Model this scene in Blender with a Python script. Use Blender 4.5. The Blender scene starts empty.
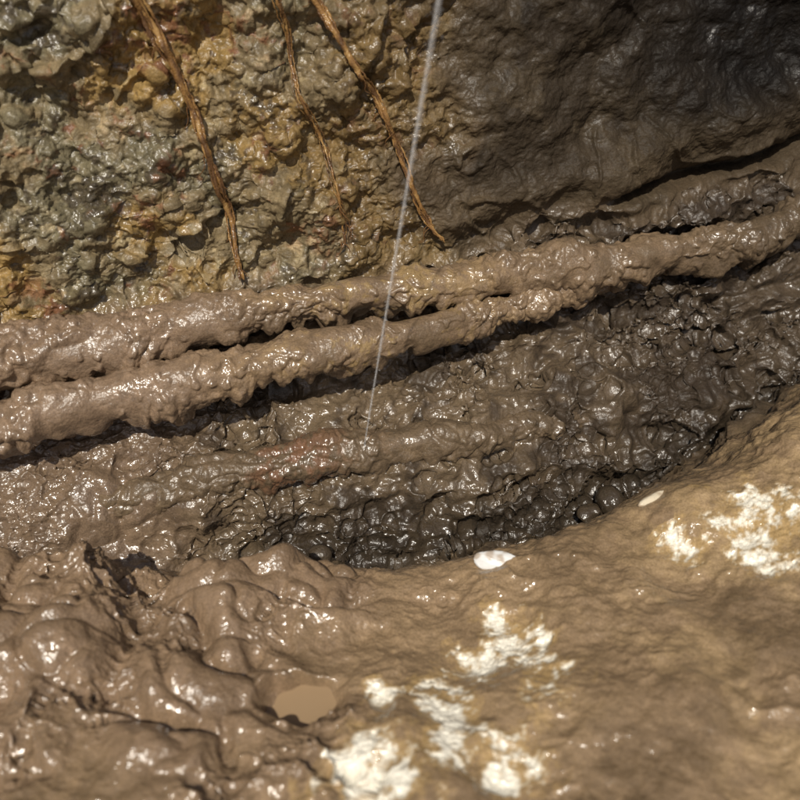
import bpy, math, numpy as np, time
from mathutils import Vector
T0=time.time()
rng=np.random.RandomState(7)
scene=bpy.context.scene
# ---------------------------------------------------------------- noise
PERM=rng.permutation(256).astype(np.int32); PERM=np.concatenate([PERM,PERM,PERM])
G=rng.normal(size=(256,3)).astype(np.float32); G/=np.linalg.norm(G,axis=1)[:,None]
def pn(P,freq,seed=0):
    p=P.reshape(-1,3).astype(np.float32)*np.float32(freq)+np.float32(seed*17.31+100.5)
    i=np.floor(p).astype(np.int32); f=p-i; i&=255
    u=f*f*f*(f*(f*6-15)+10)
    X,Y,Z=i[:,0],i[:,1],i[:,2]
    out=np.zeros(len(p),np.float32)
    for dx in (0,1):
        wx=u[:,0] if dx else 1-u[:,0]
        a=PERM[(X+dx)&255]
        for dy in (0,1):
            wy=u[:,1] if dy else 1-u[:,1]
            b=PERM[(a+Y+dy)&255]
            for dz in (0,1):
                wz=u[:,2] if dz else 1-u[:,2]
                g=G[PERM[(b+Z+dz)&255]]
                d=g[:,0]*(f[:,0]-dx)+g[:,1]*(f[:,1]-dy)+g[:,2]*(f[:,2]-dz)
                out+=wx*wy*wz*d
    return (out*1.5).reshape(P.shape[:-1])
def fbm(P,freq,octv,seed=0,gain=.5):
    s=0;a=1
    for k in range(octv):
        s=s+a*pn(P,freq*2.03**k,seed+k); a*=gain
    return s
def billow(P,freq,octv,seed=0,gain=.5):
    s=0;a=1
    for k in range(octv):
        s=s+a*np.abs(pn(P,freq*2.1**k,seed+k)); a*=gain
    return s
def clods(P,freq,octv,seed=0,gain=.5,sh=5.):
    s=0;a=1
    for k in range(octv):
        s=s+a*(1-np.exp(-sh*np.abs(pn(P,freq*2.1**k,seed+k)))); a*=gain
    return s*.5
def on(mask,fn,*arr):
    out=np.zeros(mask.shape,np.float32); m=mask>.004
    if m.any(): out[m]=fn(*[a[m] for a in arr])
    return out*mask
def worley(U,V,freq,seed=0,jit=.9):
    p=U*freq+seed*3.7+500; q=V*freq+seed*5.1+500
    i=np.floor(p).astype(np.int64); j=np.floor(q).astype(np.int64)
    F1=np.full(U.shape,9.,np.float32);F2=F1.copy();ID=np.zeros(U.shape,np.float32)
    for di in (-1,0,1):
        for dj in (-1,0,1):
            a=i+di;b=j+dj
            h=PERM[(PERM[(a+seed)&255]+b)&255]; h2=PERM[h+37]; 
            cx=a+.5+jit*(h/255.-.5); cy=b+.5+jit*(h2/255.-.5)
            d=np.sqrt((cx-p)**2+(cy-q)**2).astype(np.float32)
            m=d<F1
            F2=np.where(m,F1,np.minimum(F2,d)); ID=np.where(m,PERM[h+91]/255.,ID); F1=np.where(m,d,F1)
    return F1,F2,ID
def ss(x,a,b):
    t=np.clip((x-a)/(b-a),0,1); return t*t*(3-2*t)
def mixc(A,B,t): return A*(1-t[...,None])+np.array(B,np.float32)*t[...,None]
def catmull(ctrl,t):
    n=len(ctrl); t=np.clip(t,0,n-1-1e-6); i=np.floor(t).astype(int); f=(t-i)
    def c(k): return ctrl[np.clip(k,0,n-1)]
    sh=f.reshape(f.shape+(1,)*(ctrl.ndim-1))
    p0,p1,p2,p3=c(i-1),c(i),c(i+1),c(i+2)
    return .5*((2*p1)+(-p0+p2)*sh+(2*p0-5*p1+4*p2-p3)*sh**2+(-p0+3*p1-3*p2+p3)*sh**3)
def grid_mesh(name,P,C,closed=False,R=None):
    n,m=P.shape[:2]
    me=bpy.data.meshes.new(name)
    me.vertices.add(n*m); me.vertices.foreach_set('co',P.astype(np.float32).ravel())
    idx=np.arange(n*m).reshape(n,m)
    if closed: idx=np.concatenate([idx,idx[:,:1]],1)
    q=np.stack([idx[:-1,:-1],idx[:-1,1:],idx[1:,1:],idx[1:,:-1]],-1).reshape(-1,4).astype(np.int32)
    me.loops.add(q.size); me.loops.foreach_set('vertex_index',q.ravel())
    me.polygons.add(len(q)); me.polygons.foreach_set('loop_start',np.arange(0,q.size,4,dtype=np.int32))
    me.polygons.foreach_set('loop_total',np.full(len(q),4,np.int32))
    me.update(calc_edges=True)
    me.polygons.foreach_set('use_smooth',np.ones(len(q),bool))
    ca=me.color_attributes.new('Col','FLOAT_COLOR','POINT')
    c4=np.ones((n*m,4),np.float32); c4[:,:3]=C.reshape(-1,3)
    if R is not None: c4[:,3]=R.ravel()
    ca.data.foreach_set('color',c4.ravel())
    ob=bpy.data.objects.new(name,me); scene.collection.objects.link(ob)
    return ob
def normals(P):
    a=np.gradient(P,axis=0); b=np.gradient(P,axis=1)
    n=np.cross(a,b); n/=np.linalg.norm(n,axis=-1,keepdims=True)+1e-12
    return n
# ---------------------------------------------------------------- terrain control net
CX=np.array([-.9,-.6,-.3,0,.3,.6,.9,1.2])
sl=.289*CX
def row(y,z): return np.stack([np.broadcast_to(np.array(y,float),CX.shape),np.broadcast_to(np.array(z,float),CX.shape)],-1)
R10y=np.array([.03,.117,.203,.29,.40,.50,.62,.75]); R10z=np.array([.28,.28,.28,.28,.31,.34,.40,.44])
rows=[row(-9,.9),row(-3.6,.75),row(-1.7,.5),row(-.85,.29),
 row(-.55,[.22,.2,.2,.2,.22,.24,.26,.26]),
 row([-.36,-.34,-.33,-.33,-.28,-.15,.0,.1],[.18,.17,.14,.12,.14,.17,.215,.235]),
 row([-.24,-.23,-.22,-.2,-.12,.05,.23,.35],[.16,.13,.085,.065,.09,.125,.16,.175]),
 row([-.16,-.15,-.11,-.08,-.01,.18,.35,.5],[.08,.03,-.06,-.095,-.10,-.07,-.03,-.02]),
 row([-.13,-.08,-.025,.038,.13,.27,.43,.58],[.10,.055,.03,.03,.02,.02,.04,.05]),
 row(.195+sl,[.10,.10,.085,.075,.065,.065,.08,.09]),row(.27+sl,.19),row(R10y,R10z),row(R10y+.07,R10z+.22),row(R10y+.16,R10z+.52),
 row(R10y+.31,R10z+1.02),row(R10y+.62,R10z+1.12),row(R10y+1.8,R10z+1.15),row(9,1.7)]
NET=np.stack(rows,1)
xs=np.concatenate([np.linspace(-9,-1.2,14)[:-1],np.linspace(-1.2,-.72,50)[:-1],np.linspace(-.72,.92,880),np.linspace(.92,1.5,40)[1:],np.linspace(1.5,9,14)[1:]])
cnt=[8,10,30,110,200,140,90,140,120,90,80,180,150,30,12,10,10]
OFF=1
vs=np.concatenate([np.linspace(k,k+1,c,endpoint=False) for k,c in enumerate(cnt)]+[[17.]])-OFF
cols=catmull(NET,(xs+.9)/.3)
prof=np.stack([catmull(cols[k],vs+OFF) for k in range(len(xs))],0)
nx,nv=len(xs),len(vs)
P=np.empty((nx,nv,3)); P[...,0]=xs[:,None]; P[...,1:]=prof
V=np.broadcast_to(vs,(nx,nv)); X=P[...,0]
B=P.copy()
dl=np.linalg.norm(np.diff(B,axis=1),axis=-1); A=np.concatenate([np.zeros((nx,1)),np.cumsum(dl,1)],1)
A=A-A[:,[np.argmin(abs(vs-9))]]
warp=fbm(B,9,2,3)
wp3=np.stack([warp,pn(B,13,5),pn(B,13,6)],-1)
Vn=V+.35*fbm(B,7,2,9)
wall=ss(Vn,9.4,9.9)
fore=1-ss(Vn,5.4,6.0)
mid=np.clip(1-wall-fore,0,1)
rightwall=wall*ss(X+.10*warp+.03*(V-10),.0,.16)
leftwall=wall-rightwall
glob=fore*(1-ss(X+.14*warp,-.10,.06))*(1-ss(-B[...,1]+.12*warp,.43,.60))
midl=mid*(1-ss(X,-.42,-.25))
glob=np.maximum(glob,.8*midl)
smooth=np.clip(fore-glob,0,1)
def up(N): return -N if N[nx//2,np.argmin(abs(vs-6)),2]<0 else N
N=up(normals(P))
D=.012*fbm(B,4,2,21)*(V>2)
D+=on(glob,lambda b,w:(.060*clods(b+.022*w,8.5,2,40,.5,4.)-.020+.012*pn(b,20,42)),B,wp3)*(1-.5*mid)
D+=on(leftwall,lambda b:.034*fbm(b,7,4,31,.6),B)
D+=on(rightwall,lambda b:.034*fbm(b,5,4,33,.5)+.014*np.abs(pn(b,11,35)),B)
D+=on(mid-.6*midl,lambda b:.034*billow(b,10,3,45,.5)+.014*pn(b,18,47),B)
D+=on(smooth,lambda b:.020*fbm(b,6,3,51,.45),B)
def bump(x,y,z,r,h,ax=1.,p=2):
    d=np.sqrt(((B[...,0]-x)/ax)**2+(B[...,1]-y)**2+(B[...,2]-z)**2)/r
    return h*np.exp(-d**p)
D+=bump(-.41,-.20,.13,.055,.060)+bump(-.235,-.26,.1,.05,.034)+bump(-.39,-.34,.16,.06,.028)+bump(-.16,-.22,.08,.035,.02)
D+=bump(-.325,-.215,.1,.028,-.045)+bump(-.30,-.33,.13,.025,-.02)
D+=rightwall*.03*np.exp(-((V-10.15-.25*(X-.4))/.22)**2)
D-=.05*ss(X,.30,.42)*np.exp(-((V-9.78+.06*warp)/.07)**2)
D+=mid*ss(X,.05,.3)*.020*np.abs(np.sin((V-6.2)*4.6+1.4*warp))
D+=.028*(1-ss(X,-.35,-.1))*np.exp(-((V-9.2)/.5)**2)
P=P+N*D[...,None]
N=up(normals(P))
Uw=X+.014*pn(B,25,60)+.006*pn(B,70,61); Aw=A+.014*pn(B,25,62)+.006*pn(B,70,63)
w1,w2,wid=worley(Uw,Aw,20,1)
rock=leftwall+.38*rightwall
rough_=ss(fbm(B,7,2,66),-.28,.30)      # where the mud is crumbly and where it is slick
D=on(rock,lambda b:.012*fbm(b,20,5,70,.66)-.013*ss(.10-np.abs(pn(b,11,76)),0,.10)*ss(pn(b,6,78),-.15,.15),B)
peb=np.sqrt(np.clip(1-(w1/(.18+.34*wid))**2,0,1))*ss(wid,.45,.6)
D+=mid*.020*(.4+.6*wid)*peb*(1-.7*midl)
D+=on(mid-.6*midl,lambda b,w,r:(.014*billow(b+.006*w,30,4,80,.6)+.008*clods(b+.008*w,24,2,83))*(.22+1.05*r),B,wp3,rough_)
D+=on(glob,lambda b,w,r:(.015*clods(b+.010*w,25,3,86,.55,4.5)+.004*clods(b+.01*w,60,1,87))*(.12+1.1*r)+.0018*pn(b,70,94),B,wp3,rough_)*(1-.5*mid)
D+=on(smooth,lambda b,w:.0036*fbm(b,22,3,85,.62)+.0085*ss(fbm(b,7,2,90),-.12,.22)*clods(b+.012*w,20,3,88,.5,3.6)+.0022*np.clip(pn(b,48,92),0,1),B,wp3)
def stone(x,y,z,r,h):
    d=np.sqrt((B[...,0]-x)**2+(B[...,1]-y)**2+(B[...,2]-z)**2)/r
    d=d*(1+.25*warp)
    return h*np.sqrt(np.clip(1-d**2,0,1)),ss(1-d,0.0,.15)
s1,m1=stone(-.325,.215,.31,.034,.024)
s2,m2=stone(.0,.125,.080,.028,.026)
D+=s1+s2
lime=np.zeros((nx,nv))
for (x,y,r,ax,h) in [(.478,-.179,.062,1.1,1.05),(.375,-.195,.026,1.3,.95),(.135,-.315,.038,1.0,1),(.09,-.36,.038,.9,1),(.055,-.43,.044,.9,1.1),(.04,-.47,.036,1.,1.05),(-.02,-.51,.046,1.2,1.05),
                     (.105,-.485,.030,1.4,1),(-.017,-.404,.020,1,.9),(.156,-.388,.038,1,.9),(.02,-.58,.04,1,.9)]:
    d=np.sqrt(((B[...,0]-x)/ax)**2+(B[...,1]-y)**2)/r
    lime=np.maximum(lime,h*np.exp(-d**2*1.1))
lime*= (V<7)
ln=on((lime>.05).astype(float),lambda b:fbm(b,22,5,95,.72),B)
limeM=ss(lime+.95*ln-.5*(lime<.2),.42,1.0); halo=ss(lime+.5*ln,.10,.6)
D+=lime*.008+limeM*.004*ln
P=P+N*D[...,None]
px,py=-.110,-.405; ea,eb=.040,.032
e0=np.sqrt(((P[...,0]-px)/ea)**2+((P[...,1]-py)/eb)**2)+99*(V>7)
ring=(e0>1.55)&(e0<1.75); pz=float(P[...,2][ring].min())-.0005
dpd=e0*(1+1.1*pn(B,16,99)+.5*pn(B,45,98))
k=(1-ss(dpd,.6,1.6))*(1-ss(e0,1.1,1.55))
P[...,2]=P[...,2]*(1-k)+(pz-.006)*k
print('disp',time.time()-T0,pz)
# ---------------------------------------------------------------- colours
C=np.empty((nx,nv,3),np.float32); C[:]=(.245,.168,.096)
c1=fbm(B,5,2,110); c2=fbm(B,18,3,111,.6); c3=fbm(B,60,3,112,.65)
C=mixc(C,(.31,.215,.122),ss(c1+.4*c2,-.1,.5)*.7)
C=mixc(C,(.225,.152,.094),glob*.85)
C=mixc(C,(.35,.245,.128),smooth*ss(X,.1,.4)*ss(c2+c1,-.2,.5)*.6)
C=mixc(C,(.15,.102,.058),smooth*ss(-c1+.7*c2,.0,.45)*.6)
C=mixc(C,(.140,.093,.054),glob*ss(-c2+.4*c3,.1,.5)*.55)
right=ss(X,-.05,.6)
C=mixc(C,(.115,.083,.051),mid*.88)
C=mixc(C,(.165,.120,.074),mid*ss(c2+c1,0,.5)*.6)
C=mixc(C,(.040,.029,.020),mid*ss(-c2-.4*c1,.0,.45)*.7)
C=mixc(C,(.030,.022,.016),mid*right*.65)  # light falloff towards the right of the recess, painted into the mud colour
C=mixc(C,(.17,.125,.078),mid*peb*.4*(1-right))
C=mixc(C,(.025,.019,.013),np.exp(-((V-6.25)/.42)**2)*ss(X,-.35,-.15)*.8)  # painted shade along the trench bottom, where the sun casts none
C=mixc(C,(.19,.130,.084),midl*.75)
C=mixc(C,(.185,.140,.076),leftwall)
C=mixc(C,(.31,.195,.062),leftwall*ss(c1+.6*c2,-.15,.3)*.78)
C=mixc(C,(.170,.152,.092),leftwall*ss(-c1+.7*c2-.3*(X+.3),.08,.5)*.65)
C=mixc(C,(.042,.031,.020),leftwall*ss(c3+.9*c2,.2,.6)*.8)
rd=on(leftwall,lambda b,c:ss(pn(b,12,117)+.7*c,.33,.75),B,c3)
C=mixc(C,(.17,.065,.030),rd*.6)
C=mixc(C,(.38,.31,.18),on(leftwall,lambda b,c:ss(pn(b,33,119)+.7*c,.42,.8),B,c3)*.55)
C=mixc(C,(.24,.205,.135),m1*.55); C=mixc(C,(.20,.155,.10),m2*.7)
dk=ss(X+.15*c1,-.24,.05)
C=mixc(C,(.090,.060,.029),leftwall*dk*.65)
C=mixc(C,(.038,.028,.018),rightwall)  # dark base colour stands in for light fading out on the right wall
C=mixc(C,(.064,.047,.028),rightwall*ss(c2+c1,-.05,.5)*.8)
C=mixc(C,(.085,.062,.037),rightwall*(1-ss(V,9.9,10.6+.4*c1))*.9*(1-.65*right))  # lighter ledge; its right half kept darker as painted falloff
C=mixc(C,(.0050,.0044,.0042),rightwall*ss(X+.20*(V-10)+.12*c1,.30,.72)*ss(V,9.9,10.5)*.92)  # upper right painted almost black, as if light did not reach it
C*= (1+.42*c3*(.4+.6*leftwall))[...,None]
C=mixc(C,(.46,.31,.13),halo*.65*fore)
C=mixc(C,(.86,.82,.70),limeM*fore*.97)
C=np.clip(C,.004,.9)
W=np.clip(.62+.5*c2+.38*smooth-.15*limeM+.25*glob-.26*leftwall-.70*rightwall-.25*mid*right,0,1)
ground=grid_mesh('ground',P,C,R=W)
print('ground',time.time()-T0)
# ---------------------------------------------------------------- materials
def newmat(name):
    m=bpy.data.materials.new(name); m.use_nodes=True; nt=m.node_tree
    return m,nt,nt.nodes['Principled BSDF']
def mudmat(name,rlo=.13,rhi=.55,b1=(140,.0023)):
    m,nt,bs=newmat(name); n=nt.nodes; l=nt.links
    at=n.new('ShaderNodeAttribute'); at.attribute_name='Col'
    geo=n.new('ShaderNodeTexCoord')
    n1=n.new('ShaderNodeTexNoise'); n1.inputs['Scale'].default_value=b1[0]; n1.inputs['Detail'].default_value=2.5; n1.inputs['Roughness'].default_value=.5
    n3=n.new('ShaderNodeTexNoise'); n3.inputs['Scale'].default_value=420; n3.inputs['Detail'].default_value=2
    for q in (n1,n3): l.new(geo.outputs['Object'],q.inputs['Vector'])
    mr=n.new('ShaderNodeMapRange'); l.new(n3.outputs['Fac'],mr.inputs['Value']); mr.inputs[1].default_value=.3; mr.inputs[2].default_value=.7; mr.inputs[3].default_value=.78; mr.inputs[4].default_value=1.2
    mx=n.new('ShaderNodeVectorMath'); mx.operation='SCALE'; l.new(at.outputs['Color'],mx.inputs[0]); l.new(mr.outputs[0],mx.inputs['Scale'])
    l.new(mx.outputs[0],bs.inputs['Base Color'])
    rr=n.new('ShaderNodeMapRange'); l.new(at.outputs['Alpha'],rr.inputs['Value']); rr.inputs[1].default_value=.0; rr.inputs[2].default_value=1; rr.inputs[3].default_value=rhi; rr.inputs[4].default_value=rlo
    l.new(rr.outputs[0],bs.inputs['Roughness'])
    sp=n.new('ShaderNodeMapRange'); l.new(at.outputs['Alpha'],sp.inputs['Value']); sp.inputs[1].default_value=.0; sp.inputs[2].default_value=.6; sp.inputs[3].default_value=.15; sp.inputs[4].default_value=.8
    l.new(sp.outputs[0],bs.inputs['Specular IOR Level'])
    bp=n.new('ShaderNodeBump'); bp.inputs['Strength'].default_value=1; bp.inputs['Distance'].default_value=b1[1]; l.new(n1.outputs['Fac'],bp.inputs['Height'])
    l.new(bp.outputs[0],bs.inputs['Normal'])
    bs.inputs['IOR'].default_value=1.45
    return m
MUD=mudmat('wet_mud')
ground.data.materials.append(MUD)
# ---------------------------------------------------------------- pipes
def pipe(name,pts,rad,nl,nr,seed,lump=.010,colfn=None):
    pts=np.array(pts,float); rad=np.array(rad,float)
    t=np.linspace(0,len(pts)-1,nl); c=catmull(pts,t); r=catmull(rad[:,None],t)[:,0]
    T=np.gradient(c,axis=0); T/=np.linalg.norm(T,axis=1)[:,None]
    S=np.cross(T,[0,0,1.]); S/=np.linalg.norm(S,axis=1)[:,None]; Up=np.cross(S,T)
    a=np.linspace(0,2*np.pi,nr,endpoint=False)
    dirn=S[:,None]*np.cos(a)[None,:,None]+Up[:,None]*np.sin(a)[None,:,None]
    Q=c[:,None]+dirn*r[:,None,None]
    w_=np.stack([pn(Q,18,seed+30),pn(Q,18,seed+31),pn(Q,18,seed+32)],-1)
    f=fbm(Q,8,2,seed+9)
    pt=ss(pn(Q,9,seed+2)+.3*w_[...,0],-.15,.2)
    b2=clods(Q+.012*w_,26,3,seed+5,.5,4.)
    b3=ss(pn(Q,62,seed+40),.08,.4)*ss(pn(Q,12,seed+41),-.15,.2)
    hang=np.clip(-np.sin(a)-.1,0,1)[None]*ss(pn(Q*[1,1,.3],30,seed+11),.0,.4)
    d=lump*(1.15*b2*pt+.9*f+.30*b3+.14*pn(Q,40,seed+50))+.014*hang-.3*lump
    Q2=Q+dirn*d[...,None]
    Q2[...,2]-=(.011*hang)
    cc=np.empty(Q.shape,np.float32); cc[:]=(.195,.133,.080)
    k1=fbm(Q,12,2,seed+20); k2=fbm(Q,60,3,seed+23,.6)
    cc=mixc(cc,(.26,.178,.104),ss(k1,-.1,.5)*.7); cc=mixc(cc,(.11,.076,.044),ss(-k1+.5*k2,.1,.6)*.7)
    if colfn is not None: cc=colfn(Q,cc,k1,k2)
    cc=np.clip(cc*(1+.3*k2)[...,None],.01,.9)
    ob=grid_mesh(name,Q2,cc,closed=True,R=np.clip(.66+.5*k1+.2*w_[...,0]-.35*ss(Q[...,0],.15,.7),0,1)); ob.data.materials.append(MUD); return ob
def colUp(Q,cc,k1,k2):
    cc=mixc(cc,(.25,.17,.07),ss(k1+k2,.1,.6)*np.exp(-((Q[...,0]+.02)/.16)**2)*.7)
    cc=mixc(cc,(.22,.150,.098),(1-ss(Q[...,0],-.4,-.15))*.7)
    return mixc(cc,(.070,.051,.031),ss(Q[...,0],.2,.78)*.85)  # painted light falloff: pipe colour dims towards its far right end
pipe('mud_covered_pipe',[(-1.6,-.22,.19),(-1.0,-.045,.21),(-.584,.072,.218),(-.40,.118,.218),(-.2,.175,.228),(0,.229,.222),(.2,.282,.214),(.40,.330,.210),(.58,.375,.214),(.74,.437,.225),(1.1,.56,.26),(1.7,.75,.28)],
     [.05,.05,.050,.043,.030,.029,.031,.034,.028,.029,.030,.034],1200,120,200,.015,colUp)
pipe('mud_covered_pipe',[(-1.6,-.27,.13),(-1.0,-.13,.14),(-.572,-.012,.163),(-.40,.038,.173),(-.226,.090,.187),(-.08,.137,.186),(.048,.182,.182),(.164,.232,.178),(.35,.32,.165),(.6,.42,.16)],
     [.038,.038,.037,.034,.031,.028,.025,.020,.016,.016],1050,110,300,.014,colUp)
def colLeak(Q,cc,k1,k2):
    cc=mixc(cc,(.125,.090,.055),np.full(k1.shape,.75))
    cc=mixc(cc,(.055,.041,.026),ss(Q[...,0],.08,.5)*.7)  # right stretch dimmed in colour to imitate fading light
    m=np.exp(-((Q[...,0]+.17)/.09)**2)*ss(k1+.7*k2,-.10,.5)
    return mixc(cc,(.16,.074,.040),m*.7)
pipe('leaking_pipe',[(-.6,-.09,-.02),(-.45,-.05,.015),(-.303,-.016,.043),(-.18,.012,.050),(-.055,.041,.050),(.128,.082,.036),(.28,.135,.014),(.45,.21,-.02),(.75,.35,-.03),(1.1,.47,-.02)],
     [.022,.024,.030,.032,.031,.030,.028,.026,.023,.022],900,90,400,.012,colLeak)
print('pipes',time.time()-T0)
# ---------------------------------------------------------------- roots
vwall=np.where((vs>9.3)&(vs<13))[0]
def wall_pt(x,z,off):
    i=np.argmin(abs(xs-x)); zc=P[i,vwall,2]; j=vwall[np.argmin(abs(zc-z))]
    j0=max(vwall[0],j-10); y=P[i,j0:j+10,1].min()
    return (x,y-off,z)
mroot,nt,bs=newmat('wet_root'); n=nt.nodes;l=nt.links
at=n.new('ShaderNodeAttribute'); at.attribute_name='Col'; l.new(at.outputs['Color'],bs.inputs['Base Color'])
bs.inputs['Roughness'].default_value=.2
nz=n.new('ShaderNodeTexNoise'); nz.inputs['Scale'].default_value=350; tc=n.new('ShaderNodeTexCoord'); l.new(tc.outputs['Object'],nz.inputs['Vector'])
bp=n.new('ShaderNodeBump'); bp.inputs['Distance'].default_value=.0014; l.new(nz.outputs['Fac'],bp.inputs['Height']); l.new(bp.outputs[0],bs.inputs['Normal'])
def tube_arrays(c,r,nr=8,seed=0):
    T=np.gradient(c,axis=0); T/=np.linalg.norm(T,axis=1)[:,None]+1e-9
    S=np.cross(T,[.3,-1,.1]); S/=np.linalg.norm(S,axis=1)[:,None]; U=np.cross(S,T)
    a=np.linspace(0,2*np.pi,nr,endpoint=False)
    return c[:,None]+(S[:,None]*np.cos(a)[None,:,None]+U[:,None]*np.sin(a)[None,:,None])*r[:,None,None]
def multi_tube(name,tubes,mat):
    vl=[];fl=[];cl=[];o=0
    for Q,col in tubes:
        n_,m_=Q.shape[:2]; idx=np.arange(n_*m_).reshape(n_,m_)+o; idx=np.concatenate([idx,idx[:,:1]],1)
        vl.append(Q.reshape(-1,3)); fl.append(np.stack([idx[:-1,:-1],idx[:-1,1:],idx[1:,1:],idx[1:,:-1]],-1).reshape(-1,4))
        cl.append(col.reshape(-1,3)); o+=n_*m_
    vv=np.concatenate(vl);ff=np.concatenate(fl);cc=np.concatenate(cl)
    me=bpy.data.meshes.new(name); me.from_pydata(vv.tolist(),[],ff.tolist())
    me.polygons.foreach_set('use_smooth',np.ones(len(ff),bool))
    ca=me.color_attributes.new('Col','FLOAT_COLOR','POINT'); c4=np.ones((len(vv),4),np.float32); c4[:,:3]=cc; ca.data.foreach_set('color',c4.ravel())
    ob=bpy.data.objects.new(name,me); scene.collection.objects.link(ob); me.materials.append(mat); return ob
def root(xz,main,nstr,spread,seed,fib=10):
    r_=np.random.RandomState(seed)
    base=catmull(np.array(xz,float),np.linspace(0,len(xz)-1,160))
    pts=np.array([wall_pt(x,z,.002+main) for x,z in base])
    ys=pts[:,1].copy(); kk=np.ones(11)/11; ys=np.convolve(np.pad(ys,5,'edge'),kk,'valid'); pts[:,1]=np.minimum(ys,pts[:,1]+.004)
    tubes=[]; t=np.linspace(0,1,160)
    for s in range(nstr):
        ph=r_.rand()*6.28; fr=r_.uniform(1.0,3.5); am=spread*r_.uniform(.3,1)*(s>0)
        wob=np.stack([am*np.sin(fr*6.28*t+ph)+.002*np.sin(31*t+ph*3),.5*am*np.cos(fr*5*t+ph)+.001*np.sin(47*t+ph),np.zeros(160)],-1)
        a,b=(0,160) if s==0 else sorted(r_.randint(0,160,2))
        if s>0 and b-a<70: a=max(0,a-50); b=min(160,b+50)
        rr=(main if s==0 else main*r_.uniform(.22,.5))*(1.15-.5*t)*(1+.25*np.sin(60*t+ph)*np.sin(23*t+s))
        c=(pts+wob)[a:b]; rr=rr[a:b].copy(); rr[-6:]*=np.linspace(1,.2,6)
        Q=tube_arrays(c,rr,10)
        Q=Q+(.0016*pn(Q,150,seed+s))[...,None]
        k=pn(Q*[1,1,.35],90,seed+s+5); col=np.empty(Q.shape,np.float32); col[:]=(.26,.138,.045)
        col=mixc(col,(.085,.042,.020),ss(k,-.15,.3)*.85); col=mixc(col,(.46,.29,.11),ss(-k,.15,.5)*.6)
        tubes.append((Q,col))
    for s in range(fib):
        i=r_.randint(5,150); L=r_.uniform(.02,.06); m=24; u=np.linspace(0,1,m); sg=r_.choice([-1,1])
        c=pts[i]+np.stack([sg*L*.45*u+.003*np.sin(9*u+s),-.004*np.sin(3*u)+.002*u,-L*u+.002*np.sin(7*u)],-1)
        Q=tube_arrays(c,np.linspace(.0009,.0004,m),6); col=np.empty(Q.shape,np.float32); col[:]=(.18,.09,.035); tubes.append((Q,col))
    return multi_tube('hanging_root',tubes,mroot)
root([(-.40,.86),(-.365,.74),(-.333,.63),(-.291,.514),(-.269,.408),(-.253,.32),(-.241,.262)],.0048,9,.008,1,16)
root([(-.21,.82),(-.16,.71),(-.110,.611),(-.051,.520),(-.007,.422),(.032,.323),(.070,.265)],.0040,8,.006,2,12)
root([(-.20,.80),(-.175,.68),(-.158,.592),(-.143,.504),(-.105,.407),(-.087,.32),(-.090,.285)],.0024,6,.006,3,8)
# ---------------------------------------------------------------- water jet
mw,nt,bs=newmat('water_spray'); n=nt.nodes;l=nt.links
bs.inputs['Base Color'].default_value=(.9,.9,.9,1); bs.inputs['Roughness'].default_value=.3; bs.inputs['IOR'].default_value=1.33
nz=n.new('ShaderNodeTexNoise'); nz.inputs['Scale'].default_value=1; nz.inputs['Detail'].default_value=2
tc=n.new('ShaderNodeTexCoord'); mp=n.new('ShaderNodeMapping'); mp.inputs['Scale'].default_value=(1100,1100,220); l.new(tc.outputs['Object'],mp.inputs[0]); l.new(mp.outputs[0],nz.inputs['Vector'])
mr=n.new('ShaderNodeMapRange'); l.new(nz.outputs['Fac'],mr.inputs['Value']); mr.inputs[1].default_value=.4; mr.inputs[2].default_value=.7; mr.inputs[3].default_value=.02; mr.inputs[4].default_value=.20
l.new(mr.outputs[0],bs.inputs['Alpha'])
tubes=[]
j0=np.array([-.055,.022,.078]); 
def jet(t): return j0+np.stack([.165*t+.012*t*t,.06*t+.01*t*t,1.15*t],-1)
t=np.linspace(0,1,200); W3=np.array([.85,.88,.9],np.float32)
for k in range(3):
    r_=np.random.RandomState(50+k); ph=r_.rand()*6.28; am=(.0003+.0026*t)*(k>0)
    c=jet(t)+np.stack([am*np.cos(ph+r_.uniform(-2,2)*t),am*np.sin(ph+2*t),0*t],-1)
    rr=(.0014+.0036*t)*(1+.2*np.sin(80*t+ph)*np.sin(29*t)) if k==0 else (.0009+.0016*t)
    Q=tube_arrays(c,rr,8); col=np.empty(Q.shape,np.float32); col[:]=W3; tubes.append((Q,col))
r_=np.random.RandomState(77)
for k in range(1000):
    tt=r_.rand()**.8; c0=jet(np.array([tt]))[0]; sp=.0011+.0056*tt
    c0=c0+np.array([r_.normal()*sp,r_.normal()*sp,0]); R=r_.uniform(.0003,.0009); L=R*r_.uniform(1.2,3)
    u=np.linspace(-1,1,6); c=c0+np.stack([.14*L*u,0*u,L*u],-1); Q=tube_arrays(c,R*np.sqrt(np.clip(1-u*u,.001,1)),6)
    col=np.empty(Q.shape,np.float32); col[:]=W3; tubes.append((Q,col))
multi_tube('water_jet',tubes,mw)
# ---------------------------------------------------------------- puddle
mp_,nt,bs=newmat('muddy_water'); bs.inputs['Base Color'].default_value=(.29,.20,.115,1); bs.inputs['Roughness'].default_value=.06; bs.inputs['IOR'].default_value=1.33
a=np.linspace(0,2*np.pi,96,endpoint=False)
pv=[(px,py,pz)]+[(px+ea*1.6*math.cos(q),py+eb*1.6*math.sin(q),pz) for q in a]
me=bpy.data.meshes.new('puddle'); me.from_pydata(pv,[],[(0,i+1,(i+1)%96+1) for i in range(96)]); me.materials.append(mp_)
scene.collection.objects.link(bpy.data.objects.new('puddle',me))
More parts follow.
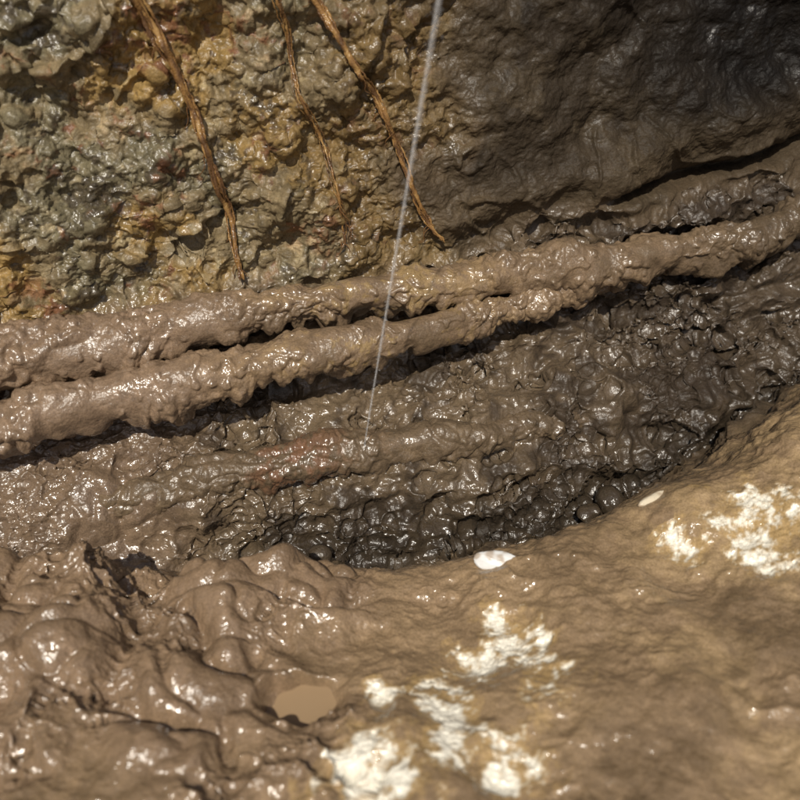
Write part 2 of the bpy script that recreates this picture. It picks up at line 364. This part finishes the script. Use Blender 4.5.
# ---------------------------------------------------------------- white stones
def surf(x,y):
    i=np.argmin(abs(xs-x)); js=np.where(vs<5.6)[0]; j=js[np.argmin(abs(P[i,js,1]-y))]; return P[i,j]
ms,nt,bs=newmat('white_stone'); at=nt.nodes.new('ShaderNodeAttribute'); at.attribute_name='Col'; nt.links.new(at.outputs['Color'],bs.inputs['Base Color']); bs.inputs['Roughness'].default_value=.35
def chip(x,y,rx,ry,rz,rot,tilt,seed,col=(.72,.72,.70)):
    th=np.linspace(0.02,np.pi-.02,50); ph=np.linspace(0,2*np.pi,80,endpoint=False)
    q=np.stack([np.sin(th)[:,None]*np.cos(ph),np.sin(th)[:,None]*np.sin(ph),np.cos(th)[:,None]+0*ph],-1)
    q=q*(1+.15*pn(q,1.1,seed)+.04*pn(q,6,seed+1))[...,None]
    q=q*np.array([rx,ry,rz]); 
    cR,sR=math.cos(rot),math.sin(rot); ct,st=math.cos(tilt),math.sin(tilt)
    q=q@np.array([[1,0,0],[0,ct,st],[0,-st,ct]])@np.array([[cR,sR,0],[-sR,cR,0],[0,0,1]])
    q=q+surf(x,y)+np.array([0,0,rz*.2])
    c=np.empty(q.shape,np.float32); c[:]=col; c=mixc(c,(.34,.24,.15),ss(pn(q,70,seed+3),.0,.4)*.7)
    ob=grid_mesh('white_stone',q,c,closed=True); ob.data.materials.append(ms)
chip(.1295,-.200,.031,.015,.008,-.2,.5,5)
chip(.355,-.105,.026,.007,.006,.5,.4,9,(.62,.54,.40))
# ---------------------------------------------------------------- light, camera
el,az=math.radians(60),math.radians(-12)
w=bpy.data.worlds.new('World'); scene.world=w; w.use_nodes=True; nt=w.node_tree
sky=nt.nodes.new('ShaderNodeTexSky'); sky.sky_type='NISHITA'; sky.sun_disc=False; sky.sun_elevation=el; sky.sun_rotation=math.radians(180)+az
sky.dust_density=4
nt.links.new(sky.outputs[0],nt.nodes['Background'].inputs[0]); nt.nodes['Background'].inputs[1].default_value=.05
sd=bpy.data.lights.new('sun','SUN'); sd.energy=3.8; sd.angle=math.radians(.6); sd.color=(1,.94,.84)
so=bpy.data.objects.new('sun',sd); scene.collection.objects.link(so)
tosun=Vector((math.sin(az)*math.cos(el),-math.cos(az)*math.cos(el),math.sin(el)))
so.rotation_euler=(-tosun).to_track_quat('-Z','Y').to_euler(); so.location=tosun*4
cd=bpy.data.cameras.new('camera'); cam=bpy.data.objects.new('camera',cd); scene.collection.objects.link(cam)
cam.location=(0,-.8,1.0); cam.rotation_euler=(math.radians(45),0,0); cd.lens=36; cd.sensor_width=36; cd.clip_start=.01; cd.clip_end=100
cd.dof.use_dof=True; cd.dof.focus_distance=1.27; cd.dof.aperture_fstop=3.0
scene.camera=cam
scene.view_settings.view_transform='Standard'; scene.view_settings.look='None'; scene.view_settings.exposure=0
print('done',time.time()-T0)
